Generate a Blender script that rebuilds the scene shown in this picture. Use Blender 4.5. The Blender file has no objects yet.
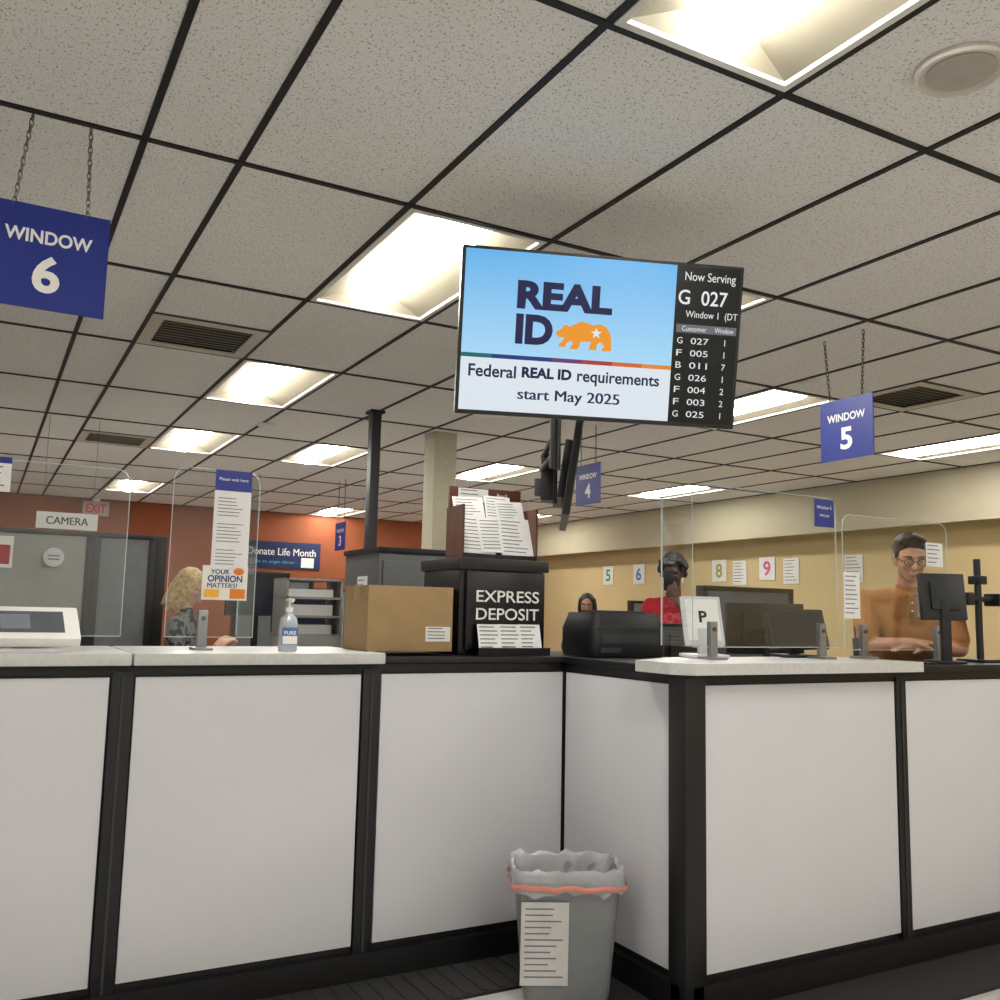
import bpy, bmesh, math, random
import numpy as np
from mathutils import Matrix, Vector, noise
random.seed(7)
I4=Matrix.Identity(4)
sc=bpy.context.scene
try:
    sc.view_settings.view_transform='Standard'
    sc.view_settings.look='None'
except Exception: pass
# ------------------------------------------------------------ materials
MC={}
def mat(name,col,rough=.5,metal=0,var=.04,scale=20,emit=None,es=0,trans=0,alpha=1,bump=0,bscale=200,spec=.5):
    if name in MC: return MC[name]
    m=bpy.data.materials.new(name);m.use_nodes=True
    nt=m.node_tree;b=nt.nodes['Principled BSDF']
    c=[(x/255)**2.2 for x in col]
    b.inputs['Roughness'].default_value=rough
    b.inputs['Metallic'].default_value=metal
    b.inputs['Specular IOR Level'].default_value=spec
    tc=nt.nodes.new('ShaderNodeTexCoord')
    n=nt.nodes.new('ShaderNodeTexNoise');n.inputs['Scale'].default_value=scale;n.inputs['Detail'].default_value=4
    nt.links.new(tc.outputs['Object'],n.inputs['Vector'])
    r=nt.nodes.new('ShaderNodeValToRGB')
    r.color_ramp.elements[0].position=.3;r.color_ramp.elements[1].position=.7
    r.color_ramp.elements[0].color=[x*(1-var*2) for x in c]+[1]
    r.color_ramp.elements[1].color=[min(1,x*(1+var)) for x in c]+[1]
    nt.links.new(n.outputs['Fac'],r.inputs['Fac']);nt.links.new(r.outputs['Color'],b.inputs['Base Color'])
    if emit:
        b.inputs['Emission Color'].default_value=[(x/255)**2.2 for x in emit]+[1]
        b.inputs['Emission Strength'].default_value=es
    if trans: b.inputs['Transmission Weight'].default_value=trans
    if alpha<1: b.inputs['Alpha'].default_value=alpha
    if bump:
        n2=nt.nodes.new('ShaderNodeTexNoise');n2.inputs['Scale'].default_value=bscale
        nt.links.new(tc.outputs['Object'],n2.inputs['Vector'])
        bp=nt.nodes.new('ShaderNodeBump');bp.inputs['Strength'].default_value=bump;bp.inputs['Distance'].default_value=.002
        nt.links.new(n2.outputs['Fac'],bp.inputs['Height']);nt.links.new(bp.outputs['Normal'],b.inputs['Normal'])
    MC[name]=m;return m
def scr(name,col,s=1.0):
    return mat(name,(10,10,10),.2,emit=col,es=s,var=0)
black=mat('black_trim',(22,21,22),.45)
blackp=mat('black_plastic',(26,26,28),.4)
dark=mat('dark_grey_plastic',(52,52,55),.5)
panelm=mat('white_laminate',(208,207,210),.38,var=.012,scale=3)
topm=mat('countertop_laminate',(198,197,193),.35,var=.04,scale=60)
blue=mat('sign_blue',(24,44,128),.4,var=.02)
white=mat('white_paint',(235,233,228),.5,var=.01)
paper=mat('paper',(225,224,222),.8,var=.02)
inkg=mat('ink_grey',(110,110,115),.8)
ink=mat('ink_black',(25,25,28),.8)
red=mat('ink_red',(170,40,35),.7)
metalm=mat('brushed_metal',(150,150,152),.35,.9,scale=90)
chrome=mat('chain_metal',(110,108,104),.35,.9)
gridm=mat('ceiling_grid_black',(24,23,22),.6)
beige=mat('wall_beige',(186,176,150),.85,var=.03,scale=2)
orange=mat('wall_orange',(150,84,54),.85,var=.05,scale=2)
cubeg=mat('cubicle_fabric',(118,120,122),.9,bump=.3)
card=mat('cardboard',(160,132,94),.85,var=.05,scale=12)
def tilemat():
    m=bpy.data.materials.new('acoustic_tile');m.use_nodes=True;nt=m.node_tree;b=nt.nodes['Principled BSDF']
    b.inputs['Roughness'].default_value=.95
    tc=nt.nodes.new('ShaderNodeTexCoord')
    mp=nt.nodes.new('ShaderNodeMapping');mp.inputs['Scale'].default_value=(1,.65,1)
    nt.links.new(tc.outputs['Object'],mp.inputs['Vector'])
    n=nt.nodes.new('ShaderNodeTexNoise');n.inputs['Scale'].default_value=155;n.inputs['Detail'].default_value=3;n.inputs['Roughness'].default_value=.6
    nt.links.new(mp.outputs['Vector'],n.inputs['Vector'])
    r=nt.nodes.new('ShaderNodeValToRGB')
    e=r.color_ramp.elements;e[0].position=.35;e[0].color=(.40,.37,.33,1);e[1].position=.43;e[1].color=(.84,.82,.78,1)
    nt.links.new(n.outputs['Fac'],r.inputs['Fac'])
    n2=nt.nodes.new('ShaderNodeTexNoise');n2.inputs['Scale'].default_value=1.1
    nt.links.new(tc.outputs['Object'],n2.inputs['Vector'])
    mx=nt.nodes.new('ShaderNodeMixRGB');mx.blend_type='MULTIPLY';mx.inputs['Fac'].default_value=.08
    nt.links.new(r.outputs['Color'],mx.inputs['Color1']);nt.links.new(n2.outputs['Fac'],mx.inputs['Color2'])
    nt.links.new(mx.outputs['Color'],b.inputs['Base Color'])
    bp=nt.nodes.new('ShaderNodeBump');bp.inputs['Strength'].default_value=.2;bp.inputs['Distance'].default_value=.002
    nt.links.new(n.outputs['Fac'],bp.inputs['Height']);nt.links.new(bp.outputs['Normal'],b.inputs['Normal'])
    return m
tile=tilemat()
def acryl():
    m=bpy.data.materials.new('clear_acrylic');m.use_nodes=True;nt=m.node_tree
    nt.nodes.remove(nt.nodes['Principled BSDF']);o=nt.nodes['Material Output']
    t=nt.nodes.new('ShaderNodeBsdfTransparent');t.inputs[0].default_value=(.96,.975,.975,1)
    g=nt.nodes.new('ShaderNodeBsdfGlossy');g.inputs['Roughness'].default_value=.03
    lw=nt.nodes.new('ShaderNodeLayerWeight');lw.inputs['Blend'].default_value=.5
    pw=nt.nodes.new('ShaderNodeMath');pw.operation='POWER';pw.inputs[1].default_value=4
    ma=nt.nodes.new('ShaderNodeMath');ma.operation='MULTIPLY_ADD';ma.inputs[1].default_value=.5;ma.inputs[2].default_value=.055
    nt.links.new(lw.outputs['Facing'],pw.inputs[0]);nt.links.new(pw.outputs[0],ma.inputs[0])
    mx=nt.nodes.new('ShaderNodeMixShader')
    nt.links.new(ma.outputs[0],mx.inputs[0]);nt.links.new(t.outputs[0],mx.inputs[1]);nt.links.new(g.outputs[0],mx.inputs[2])
    nt.links.new(mx.outputs[0],o.inputs[0]);return m
acr=acryl()
acre=mat('acrylic_edge',(195,208,208),.2,alpha=.8)
# ------------------------------------------------------------ builder
def frame(o,right,up):
    r=Vector(right).normalized();u=Vector(up).normalized();n=r.cross(u)
    M=Matrix.Identity(4)
    for i in range(3): M[i][0]=r[i];M[i][1]=u[i];M[i][2]=n[i];M[i][3]=o[i]
    return M
def FY(x,y,z): return frame((x,y,z),(1,0,0),(0,0,1))
def FX(x,y,z): return frame((x,y,z),(0,-1,0),(0,0,1))
def RZ(x,y,z,a): return Matrix.Translation((x,y,z))@Matrix.Rotation(math.radians(a),4,'Z')
class O:
    def __init__(s,name): s.name=name;s.bm=bmesh.new();s.mats=[]
    def mi(s,m):
        if m not in s.mats: s.mats.append(m)
        return s.mats.index(m)
    def add(s,b,m,M=I4):
        i=s.mi(m)
        for f in b.faces: f.material_index=i
        b.transform(M)
        me=bpy.data.meshes.new('t');b.to_mesh(me);b.free();s.bm.from_mesh(me);bpy.data.meshes.remove(me)
    def bx(s,x0,x1,y0,y1,z0,z1,m,M=I4,bev=0):
        b=bmesh.new();bmesh.ops.create_cube(b,size=1)
        b.transform(Matrix.Translation(((x0+x1)/2,(y0+y1)/2,(z0+z1)/2))@Matrix.Diagonal((abs(x1-x0),abs(y1-y0),abs(z1-z0),1)))
        if bev: bmesh.ops.bevel(b,geom=list(b.edges),offset=bev,segments=2,affect='EDGES',profile=.7)
        s.add(b,m,M)
    def cyl(s,p1,p2,r,m,r2=None,seg=16,M=I4):
        p1=Vector(p1);p2=Vector(p2);d=p2-p1
        b=bmesh.new();bmesh.ops.create_cone(b,cap_ends=True,segments=seg,radius1=r,radius2=r if r2 is None else r2,depth=d.length)
        b.transform(Matrix.Translation((p1+p2)/2)@d.to_track_quat('Z','Y').to_matrix().to_4x4())
        s.add(b,m,M)
    def sph(s,c,r,m,M=I4,sub=3):
        b=bmesh.new();bmesh.ops.create_icosphere(b,subdivisions=sub,radius=1)
        if not isinstance(r,(tuple,list)): r=(r,r,r)
        b.transform(Matrix.Translation(c)@Matrix.Diagonal((*r,1)));s.add(b,m,M)
    def poly(s,pts,z0,z1,m,M=I4):
        b=bmesh.new();n=len(pts)
        lo=[b.verts.new((x,y,z0)) for x,y in pts];hi=[b.verts.new((x,y,z1)) for x,y in pts]
        b.faces.new(hi);b.faces.new(lo[::-1])
        for i in range(n): b.faces.new((lo[i],lo[(i+1)%n],hi[(i+1)%n],hi[i]))
        bmesh.ops.recalc_face_normals(b,faces=list(b.faces))
        s.add(b,m,M)
    def loft(s,rings,m,M=I4,cap0=True,cap1=True,closed=True):
        b=bmesh.new();R=[[b.verts.new(p) for p in r] for r in rings];n=len(R[0])
        for a,c in zip(R,R[1:]):
            for i in range(n if closed else n-1): b.faces.new((a[i],a[(i+1)%n],c[(i+1)%n],c[i]))
        if cap0: b.faces.new(R[0][::-1])
        if cap1: b.faces.new(R[-1])
        s.add(b,m,M)
    def tor(s,R,r,m,M=I4,n=20,k=6,sx=1,sy=1):
        rings=[]
        for i in range(n):
            a=2*math.pi*i/n
            rings.append([((R+r*math.cos(t))*math.cos(a)*sx,(R+r*math.cos(t))*math.sin(a)*sy,r*math.sin(t)) for t in [2*math.pi*j/k for j in range(k)]])
        rings.append(rings[0]);s.loft(rings,m,M,False,False)
    def quad(s,x0,y0,x1,y1,m,M,z=.001,t=.0006): s.bx(x0,x1,y0,y1,z,z+t,m,M)
    def text(s,t,cx,cy,w,h,m,M,z=.002,bold=0.0):
        cu=bpy.data.curves.new('t','FONT');cu.body=t;cu.size=1;cu.offset=0 if 'M' in t else bold;cu.extrude=0;cu.resolution_u=4;cu.align_x='CENTER'
        ob=bpy.data.objects.new('t',cu);sc.collection.objects.link(ob)
        dg=bpy.context.evaluated_depsgraph_get()
        me=bpy.data.meshes.new_from_object(ob.evaluated_get(dg))
        bpy.data.objects.remove(ob);bpy.data.curves.remove(cu)
        if not me.vertices: return
        co=np.array([v.co[:] for v in me.vertices]);mn=co.min(0);mxx=co.max(0)
        sy=h/(mxx[1]-mn[1]);sx=w/(mxx[0]-mn[0])
        if t.strip()=='1': sx=sy
        for k,dx in enumerate((-1,0,1) if ('M' in t and bold) else (0,)):
            T=Matrix.Translation((cx+dx*bold*.7*sx,cy,z+k*.0001))@Matrix.Diagonal((sx,sy,1,1))@Matrix.Translation((-(mn[0]+mxx[0])/2,-(mn[1]+mxx[1])/2,0))
            b=bmesh.new();b.from_mesh(me);s.add(b,m,M@T)
        bpy.data.meshes.remove(me)
    def page(s,x0,y0,x1,y1,M,z=.001,lines=8,m=None,hdr=None,i=None):
        s.quad(x0,y0,x1,y1,m or paper,M,z)
        w=x1-x0;h=y1-y0;top=y1-.06*h
        if hdr: s.quad(x0,y1-.18*h,x1,y1,hdr,M,z+.0008);top=y1-.24*h
        st=(top-y0-.05*h)/max(lines,1)
        for k in range(lines):
            ww=w*random.uniform(.5,.82);yy=top-k*st
            s.quad(x0+.08*w,yy-.38*st,x0+.08*w+ww,yy-.16*st,i or inkg,M,z+.0008)
    def done(s,parent=None,smooth=True):
        me=bpy.data.meshes.new(s.name);s.bm.to_mesh(me);s.bm.free()
        for m in s.mats: me.materials.append(m)
        if smooth:
            me.shade_smooth()
            try: me.set_sharp_from_angle(angle=math.radians(35))
            except Exception: pass
        ob=bpy.data.objects.new(s.name,me);sc.collection.objects.link(ob)
        if parent: ob.parent=parent
        return ob
def rr(w,d,r,z,n=5,cx=0,cy=0):
    pts=[]
    for qx,qy,a0 in ((1,1,0),(-1,1,90),(-1,-1,180),(1,-1,270)):
        for k in range(n+1):
            a=math.radians(a0+90*k/n);pts.append((cx+qx*(w/2-r)+r*math.cos(a),cy+qy*(d/2-r)+r*math.sin(a),z))
    return pts
# ------------------------------------------------------------ room
CZ=2.84
o=O('floor');fl=mat('floor_vinyl',(192,190,186),.4,var=.06,scale=8)
o.bx(-4.2,8.5,-5.2,14.2,-.1,0,fl);o.done()
lb=mat('wall_offwhite',(212,210,204),.85,var=.02,scale=2)
o=O('wall_back');o.bx(-4.2,8.5,14,14.2,0,3.1,orange);o.done()
o=O('wall_left');o.bx(-4.2,-4,-5,14,0,3.1,lb);o.done()
o=O('wall_front');o.bx(-4.2,8.5,-5.2,-5,0,3.1,lb);o.done()
wl=mat('wall_tan_lower',(204,181,134),.85,var=.03,scale=2)
o=O('wall_right');o.bx(8.32,8.5,-5,14,0,3.1,wl);o.bx(8.0,8.32,-5,14,2.37,3.1,beige);o.done()
cols_x=[(.345-.61*(k+1),.345-.61*k) for k in range(7,-1,-1)]+[(.345,.645)]+[(.645+.61*k,.645+.61*(k+1)) for k in range(13)]
troffers=[(1.255,.55),(1.255,2.99),(1.255,5.43),(1.255,7.87),(1.255,11.53),(2.475,7.87),(2.475,2.99),(4.305,12.75),(4.305,4.21),(4.305,7.87),(6.745,7.87),(6.745,4.21),(6.745,11.53),
 (1.255,-1.89),(1.255,-4.33),(-1.485,-1.89),(-1.485,-4.33),(-1.485,.55),(4.305,-1.89),(4.305,.55),(-2.095,5.43),(-2.095,9.09),(4.305,-4.33),(6.745,-1.89)]
halfv=[(.645,4.82),(.645,8.48),(4.915,3.60)]
o=O('ceiling');g=O('ceiling_grid')
for x0,x1 in cols_x:
    for j in range(-6,11):
        y0=1.77+1.22*j
        if any(abs(t[0]-x0)<.05 and abs(t[1]-y0)<.05 for t in troffers): continue
        hv=[h for h in halfv if abs(h[0]-x0)<.1 and y0-.01<=h[1]<y0+1.2]
        b=bmesh.new();ya,yb=y0,y0+1.22
        if hv:
            if hv[0][1]-y0>.3: yb=y0+.61
            else: ya=y0+.61
        v=[b.verts.new(p) for p in ((x0,ya,CZ),(x0,yb,CZ),(x1,yb,CZ),(x1,ya,CZ))]
        b.faces.new(v);o.add(b,tile)
        if hv: g.bx(x0,x1,y0+.61-.011,y0+.61+.011,CZ-.004,CZ+.01,gridm)
o.bx(-4.2,8.5,-5.2,14.2,3.02,3.1,gridm)
o.done(smooth=False)
for x in [c[0] for c in cols_x]: g.bx(x-.011,x+.011,-5,14,CZ-.006,CZ+.01,gridm)
for j in range(-5,11):
    y=1.77+1.22*j;g.bx(-4.2,8.0,y-.011,y+.011,CZ-.007,CZ+.01,gridm)
g.done(smooth=False)
lens=mat('troffer_lens',(250,250,250),.5,emit=(255,252,246),es=34)
troffw=mat('troffer_white',(222,219,210),.6,var=.01)
troffs=mat('troffer_reflector',(132,125,108),.6,var=.01)
def troffer(x,y):
    o=O('ceiling_light_troffer')
    M=Matrix.Translation((x+.305,y+.61,CZ))
    a,bb=.292,.597
    def ring(w,h,z): return [(-w,-h,z),(w,-h,z),(w,h,z),(-w,h,z)]
    o.loft([ring(a,bb,-.008),ring(a-.022,bb-.022,-.008),ring(a-.026,bb-.026,.002)],troffw,M,False,False);o.loft([ring(a-.026,bb-.026,.002),ring(.11,bb-.07,.06),ring(.11,bb-.07,.08)],troffs,M,False,False)
    o.loft([ring(a,bb,-.008),ring(a,bb,.13)],troffw,M,False,True)
    n=5;r=[]
    for yy in (-(bb-.07),bb-.07):
        r.append([(.10*math.cos(math.pi*k/n),yy,.055-.075*math.sin(math.pi*k/n)) for k in range(n+1)])
    o.loft(r,lens,M,True,True)
    o.done()
for t in troffers: troffer(*t)
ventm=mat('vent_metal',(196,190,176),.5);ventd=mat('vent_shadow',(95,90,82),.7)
def vent(x,y):
    o=O('ceiling_air_vent');M=Matrix.Translation((x+.305,y+.305,CZ))
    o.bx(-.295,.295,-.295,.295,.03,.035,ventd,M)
    for s in (-1,1):
        o.bx(s*.295,s*.23,-.295,.295,-.008,.0,ventm,M);o.bx(-.23,.23,s*.295,s*.23,-.008,.0,ventm,M)
    for k in range(9):
        yy=-.2+k*.05;T=M@Matrix.Translation((0,yy,.006))@Matrix.Rotation(math.radians(20),4,'X');o.bx(-.23,.23,-.02,.02,-.001,.001,ventm,T)
    o.done()
for h in halfv: vent(*h)
o=O('ceiling_speaker');M=Matrix.Translation((2.17,1.44,CZ-.012))
o.cyl((0,0,0),(0,0,.012),.115,mat('speaker_white',(200,194,182),.6),seg=40,M=M)
o.tor(.108,.009,mat('speaker_rim',(215,208,196),.6),M,n=40)
o.cyl((0,0,-.003),(0,0,0),.088,mat('speaker_grille',(178,172,160),.7,bump=.5,bscale=600),seg=40,M=M)
o.done()
for (x,y) in ((1.9,7.3),(4.4,4.0)):
    o=O('smoke_detector');M=Matrix.Translation((x,y,CZ));o.cyl((0,0,-.02),(0,0,0),.07,troffw,seg=24,M=M);o.cyl((0,0,-.045),(0,0,-.02),.04,troffw,.055,24,M);o.done()
o=O('cove_light');tb=mat('cove_tube',(255,240,200),.5,emit=(255,228,175),es=10)
for k in range(7):
    y=.5+k*1.95;o.cyl((8.2,y,2.385),(8.2,y+1.2,2.385),.015,tb);o.bx(8.16,8.24,y-.05,y+1.25,2.41,2.42,troffw)
o.done()
o=O('trim_1');o.bx(7.97,8.0,-5,14,2.33,2.45,beige);o.done()
# ------------------------------------------------------------ counters
PZ0,PZ1=.13,1.128
o=O('service_counter')
YL,YR,XC=3.45,2.65,2.255
posts=[XC-.902*k for k in range(1,7)]
o.bx(-3.98,XC,YL,YL+.05,.0,1.165,black)
o.bx(-3.98,XC+.0,YL-.035,YL+.01,0,.105,black)
o.bx(-3.98,XC-.01,YL-.012,YL+.01,1.135,1.168,black,bev=.003)
prev=XC-.02
for p in posts:
    o.bx(p-.036,p+.036,YL-.022,YL+.01,.0,1.15,black,bev=.006)
    o.bx(p-.004,p+.004,YL-.026,YL-.02,.1,1.13,dark)
    o.bx(p+.042,prev-.0,YL-.014,YL+.0,PZ0,PZ1,panelm,bev=.003)
    prev=p-.042
o.bx(XC-.016,XC+.01,YL-.02,YL+.02,.0,1.15,black)
o.bx(XC,XC+.05,YR,YL+.05,0,1.165,black)
o.bx(XC-.035,XC+.01,YR,YL,0,.105,black)
o.bx(XC-.012,XC+.01,YR,YL,1.135,1.168,black)
o.bx(XC-.014,XC,YR+.075,YL-.03,PZ0,PZ1,panelm,bev=.003)
o.bx(XC-.035,XC+.065,YR-.035,YR+.065,0,1.165,black,bev=.02)
o.bx(XC,7.0,YR,YR+.05,0,1.165,black)
o.bx(XC,7.0,YR-.035,YR+.01,0,.105,black)
o.bx(XC+.01,7.0,YR-.012,YR+.01,1.135,1.168,black)
prev=XC+.07
for k in range(1,5):
    p=XC+1.155*k-.02 if k==1 else XC+1.135+1.0*(k-1)
    o.bx(p-.03,p+.03,YR-.022,YR+.01,0,1.15,black,bev=.006)
    o.bx(p-.004,p+.004,YR-.026,YR-.02,.1,1.13,dark)
    o.bx(prev,p-.034,YR-.014,YR,PZ0,PZ1,panelm,bev=.003)
    prev=p+.034
o.bx(-3.98,.468,YL-.075,YL+.55,1.17,1.212,topm,bev=.008)
o.bx(.474,1.385,YL-.075,YL+.55,1.17,1.212,topm,bev=.008)
o.bx(1.387,XC+.5,YL-.03,YL+.5,1.17,1.195,black,bev=.005)
o.bx(XC-.03,XC+.5,YR+.3,YL+.5,1.168,1.194,black,bev=.005)
o.poly([(2.17,2.64),(2.23,2.57),(3.46,2.57),(3.46,3.03),(2.5,3.03),(2.32,2.92),(2.17,2.84)],1.17,1.211,topm)
o.bx(3.462,7.0,YR-.05,YR+.36,1.168,1.195,black,bev=.005)
for x in (-3,-1.2,.4,1.3): o.bx(x,x+.03,YL+.05,YL+.5,0,1.17,cubeg)
for x in (3.4,5.5,6.9): o.bx(x,x+.03,YR+.05,YR+.34,0,1.17,cubeg)
o.done()
mm=mat('rubber_mat',(34,33,33),.8,bump=.8,bscale=120)
o=O('floor_mat')
o.bx(-3.9,XC-.34,YL-.33,YL-.04,0,.012,mm);o.bx(XC-.33,XC-.04,YR-.33,YL-.04,0,.012,mm);o.bx(XC-.04,6.5,YR-.33,YR-.04,0,.012,mm)
for k in range(60):
    x=-2+k*.07
    if x<XC-.36:o.bx(x,x+.02,YL-.32,YL-.05,.012,.016,mm)
o.done()
# ------------------------------------------------------------ TV
TM=Matrix.Translation((1.7865,2.5327,2.3097))@Matrix.Rotation(-.369,4,'Z')@Matrix.Rotation(.1845,4,'X')@Matrix.Rotation(.0079,4,'Y')
TF=TM@frame((0,-.0,0),(1,0,0),(0,0,1))
W,Hh=.98,.56
o=O('television')
o.bx(-W/2,W/2,-Hh/2,Hh/2,-.05,.0,blackp,TF,bev=.004)
o.bx(-.3,.3,-.2,.2,-.09,-.05,blackp,TF,bev=.01)
def P(s,t): return (-W/2+s*W, Hh/2-t*Hh)
def tq(s0,t0,s1,t1,m,z=.001):
    a=P(s0,t0);b=P(s1,t1);o.quad(a[0],b[1],b[0],a[1],m,TF,z,.0005)
def tt(txt,s0,s1,t0,t1,m,bold=0,z=.004):
    a=P(s0,t0);b=P(s1,t1);o.text(txt,(a[0]+b[0])/2,(a[1]+b[1])/2,b[0]-a[0],a[1]-b[1],m,TF,z,bold)
m=bpy.data.materials.new('screen_sky_blue');m.use_nodes=True;nt=m.node_tree;b=nt.nodes['Principled BSDF']
b.inputs['Base Color'].default_value=(.01,.01,.01,1);b.inputs['Roughness'].default_value=.25
tcn=nt.nodes.new('ShaderNodeTexCoord');sp=nt.nodes.new('ShaderNodeSeparateXYZ');nt.links.new(tcn.outputs['Object'],sp.inputs[0])
rp=nt.nodes.new('ShaderNodeValToRGB');mr=nt.nodes.new('ShaderNodeMapRange');mr.inputs['From Min'].default_value=2.2;mr.inputs['From Max'].default_value=2.58
nt.links.new(sp.outputs['Z'],mr.inputs['Value']);nt.links.new(mr.outputs['Result'],rp.inputs['Fac'])
rp.color_ramp.elements[0].color=(.42,.72,.95,1);rp.color_ramp.elements[1].color=(.12,.45,.85,1)
nt.links.new(rp.outputs['Color'],b.inputs['Emission Color']);b.inputs['Emission Strength'].default_value=.95
skyb=m
wsc=scr('screen_white',(222,232,240),.95);ksc=scr('screen_black',(14,14,16),.6);nv=scr('screen_navy',(28,30,78),.8);org=scr('screen_orange',(240,150,40),.95);tx=scr('screen_text_white',(225,228,230),1);gb=scr('screen_grey',(105,108,115),.9)
tq(.012,.02,.755,.64,skyb);tq(.012,.655,.755,.975,wsc);tq(.755,.02,.988,.975,ksc)
for k,c in enumerate([(20,110,120),(30,60,130),(40,60,140),(120,60,120),(190,60,60),(225,110,60),(240,150,60)]):
    tq(.012+k*.1061,.635,.012+(k+1)*.1061,.66,scr('screen_stripe%d'%k,c,.8),.0015)
tt('REAL',.195,.53,.185,.355,nv,.05);tt('ID',.195,.325,.385,.565,nv,.05)
bp=[(0,.52),(.05,.40),(.10,.36),(.14,.22),(.20,.20),(.24,.26),(.34,.16),(.46,.05),(.56,.10),(.66,.16),(.78,.10),(.90,.20),(.97,.42),(1.0,.68),(1.0,.98),(.84,1.0),(.84,.90),(.88,.84),(.80,.70),(.74,.80),(.74,.98),(.60,.98),(.61,.88),(.64,.72),(.52,.72),(.44,.74),(.44,.88),(.40,1.0),(.27,1.0),(.28,.90),(.32,.82),(.28,.72),(.20,.82),(.18,.96),(.06,.94),(.08,.84),(.13,.76),(.16,.64),(.06,.62)]
x0,y0=P(.335,.395);x1,y1=P(.535,.575)
o.poly([(x0+(x1-x0)*a,y0+(y1-y0)*c) for a,c in bp],.002,.0026,org,TF)
st=[];cx,cy=x0+(x1-x0)*.72,y0+(y1-y0)*.42
for k in range(10):
    a=math.pi/2+k*math.pi/5;r=.02 if k%2==0 else .008;st.append((cx+r*math.cos(a),cy+r*math.sin(a)))
o.poly(st,.0028,.0034,wsc,TF)
tt('Federal',.04,.205,.70,.775,nv,.02);tt('REAL ID',.225,.40,.70,.765,nv,.045);tt('requirements',.42,.715,.70,.79,nv,.02)
tt('start May 2025',.215,.575,.83,.915,nv,.03)
tt('Now Serving',.785,.97,.055,.125,tx);tt('G  027',.765,.945,.165,.255,tx,.01);tt('Window 1  (DT',.795,.985,.29,.345,tx)
tq(.765,.375,.985,.425,gb,.0015);tt('Customer',.785,.875,.385,.415,tx);tt('Window',.905,.975,.385,.415,tx)
for k,(a,n,w) in enumerate([('G','027','1'),('F','005','1'),('B','011','7'),('G','026','1'),('F','004','2'),('F','003','2'),('G','025','1')]):
    t=.455+k*.075
    tt(a,.77,.79,t,t+.038,tx);tt(n,.82,.885,t,t+.038,tx);tt(w,.938,.952,t,t+.038,tx)
o.done(smooth=False)
px,py=2.20,3.47
c=TM@Vector((0,.12,0))
M2=RZ(2.47,3.78,2.05,58)
o=O('tv_ceiling_mount')
o.cyl((px,py,2.02),(px,py,CZ),.025,blackp);o.cyl((px,py,CZ-.02),(px,py,CZ),.09,blackp,seg=24)
o.cyl((c.x,c.y,c.z),(px,py,2.3),.02,blackp)
o.bx(-.12,.12,.09,.115,-.1,.1,blackp,TM);o.bx(-.03,.03,.1,.14,-.05,.05,blackp,TM)
q=M2@Vector((0,.12,.0));o.cyl((px,py,2.08),(q.x,q.y,2.08),.02,blackp);o.cyl((px,py,2.18),(q.x,q.y,2.14),.014,blackp)
o.bx(-.1,.1,.05,.07,-.15,.15,blackp,M2,bev=.005);o.bx(-.06,.06,.065,.13,-.13,.1,blackp,M2,bev=.01);o.bx(-.04,.04,.12,.16,-.1,-.02,dark,M2,bev=.005)
o.done()
o=O('television');T=M2@Matrix.Rotation(.14,4,'X')
o.bx(-.40,.40,-.035,.0,-.235,.235,blackp,T,bev=.006)
o.bx(-.385,.385,-.037,-.035,-.22,.22,mat('screen_off',(12,12,14),.1),T)
o.bx(-.22,.22,.0,.035,-.14,.14,blackp,T,bev=.01)
o.done()
# ------------------------------------------------------------ hanging signs
def chain(o,x,y,z0,z1,x2=None,y2=None):
    n=int((z1-z0)/.021);x2=x if x2 is None else x2;y2=y if y2 is None else y2
    for k in range(n):
        t=(k+.5)/n
        M=Matrix.Translation((x+(x2-x)*t,y+(y2-y)*t,z0+(z1-z0)*t))@Matrix.Rotation(math.pi/2*(k%2)+.4,4,'Z')@Matrix.Rotation(math.pi/2,4,'X')
        o.tor(.0075,.0024,chrome,M,n=8,k=4,sx=.8,sy=1.9)
def winsign(F,num,dx=(0,0),w=.33,h=.315):
    o=O('hanging_window_sign')
    o.bx(-w/2,w/2,-h/2,h/2,-.003,.003,blue,F)
    for G in (F,F@Matrix.Rotation(math.pi,4,'Y')):
        o.text('WINDOW',0,.062,w*.72,.042,white,G,.0036,.025);o.text(num,0,-.05,.075,.115,white,G,.0036,.03)
    for s,d in zip((-1,1),dx):
        p=F@Vector((s*.1,h/2-.01,0));q=F@Vector((s*.1+d,0,0))
        chain(o,p.x,p.y,p.z,CZ-.005,q.x,q.y)
    o.done()
winsign(FY(.1,3.0,2.393),'6',(.03,-.01))
winsign(FX(3.8,3.225,2.35),'5',(-.03,.02))
winsign(FX(4.06,5.92,2.385),'4')
winsign(FX(3.5,10.0,2.2),'3')
o=O('hanging_camera_sign');F=FY(.56,8.0,2.02)
o.bx(-.22,.22,-.065,.065,-.004,.004,white,F);o.text('CAMERA',0,0,.3,.06,ink,F,.005,.02)
for s in (-.18,.18): o.cyl((.56+s,8,2.08),(.56+s,8,CZ),.002,chrome,seg=6)
o.done()
o=O('exit_sign');F=FY(1.32,13.93,2.7)
o.bx(-.17,.17,-.1,.1,-.03,.03,mat('exit_housing',(185,165,155),.5),F,bev=.008);o.text('EXIT',0,0,.26,.12,mat('exit_red',(170,30,30),.5,emit=(230,40,30),es=.2),F,.031,.02);o.bx(-.05,.05,.1,.14,-.02,.02,white,F);o.bx(-.1,.1,-.05,.05,-.07,-.03,white,F);o.done()
o=O('donation_banner');F=FY(3.98,13.98,2.19)
o.bx(-.6,.6,-.2,.2,-.004,.004,mat('banner_navy',(28,44,84),.7),F)
o.text('Donate Life Month',0,.05,1.05,.11,white,F,.005,.015);o.text('Be an organ donor',-.1,-.11,.6,.06,mat('banner_teal',(90,160,190),.7),F,.005)
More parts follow.
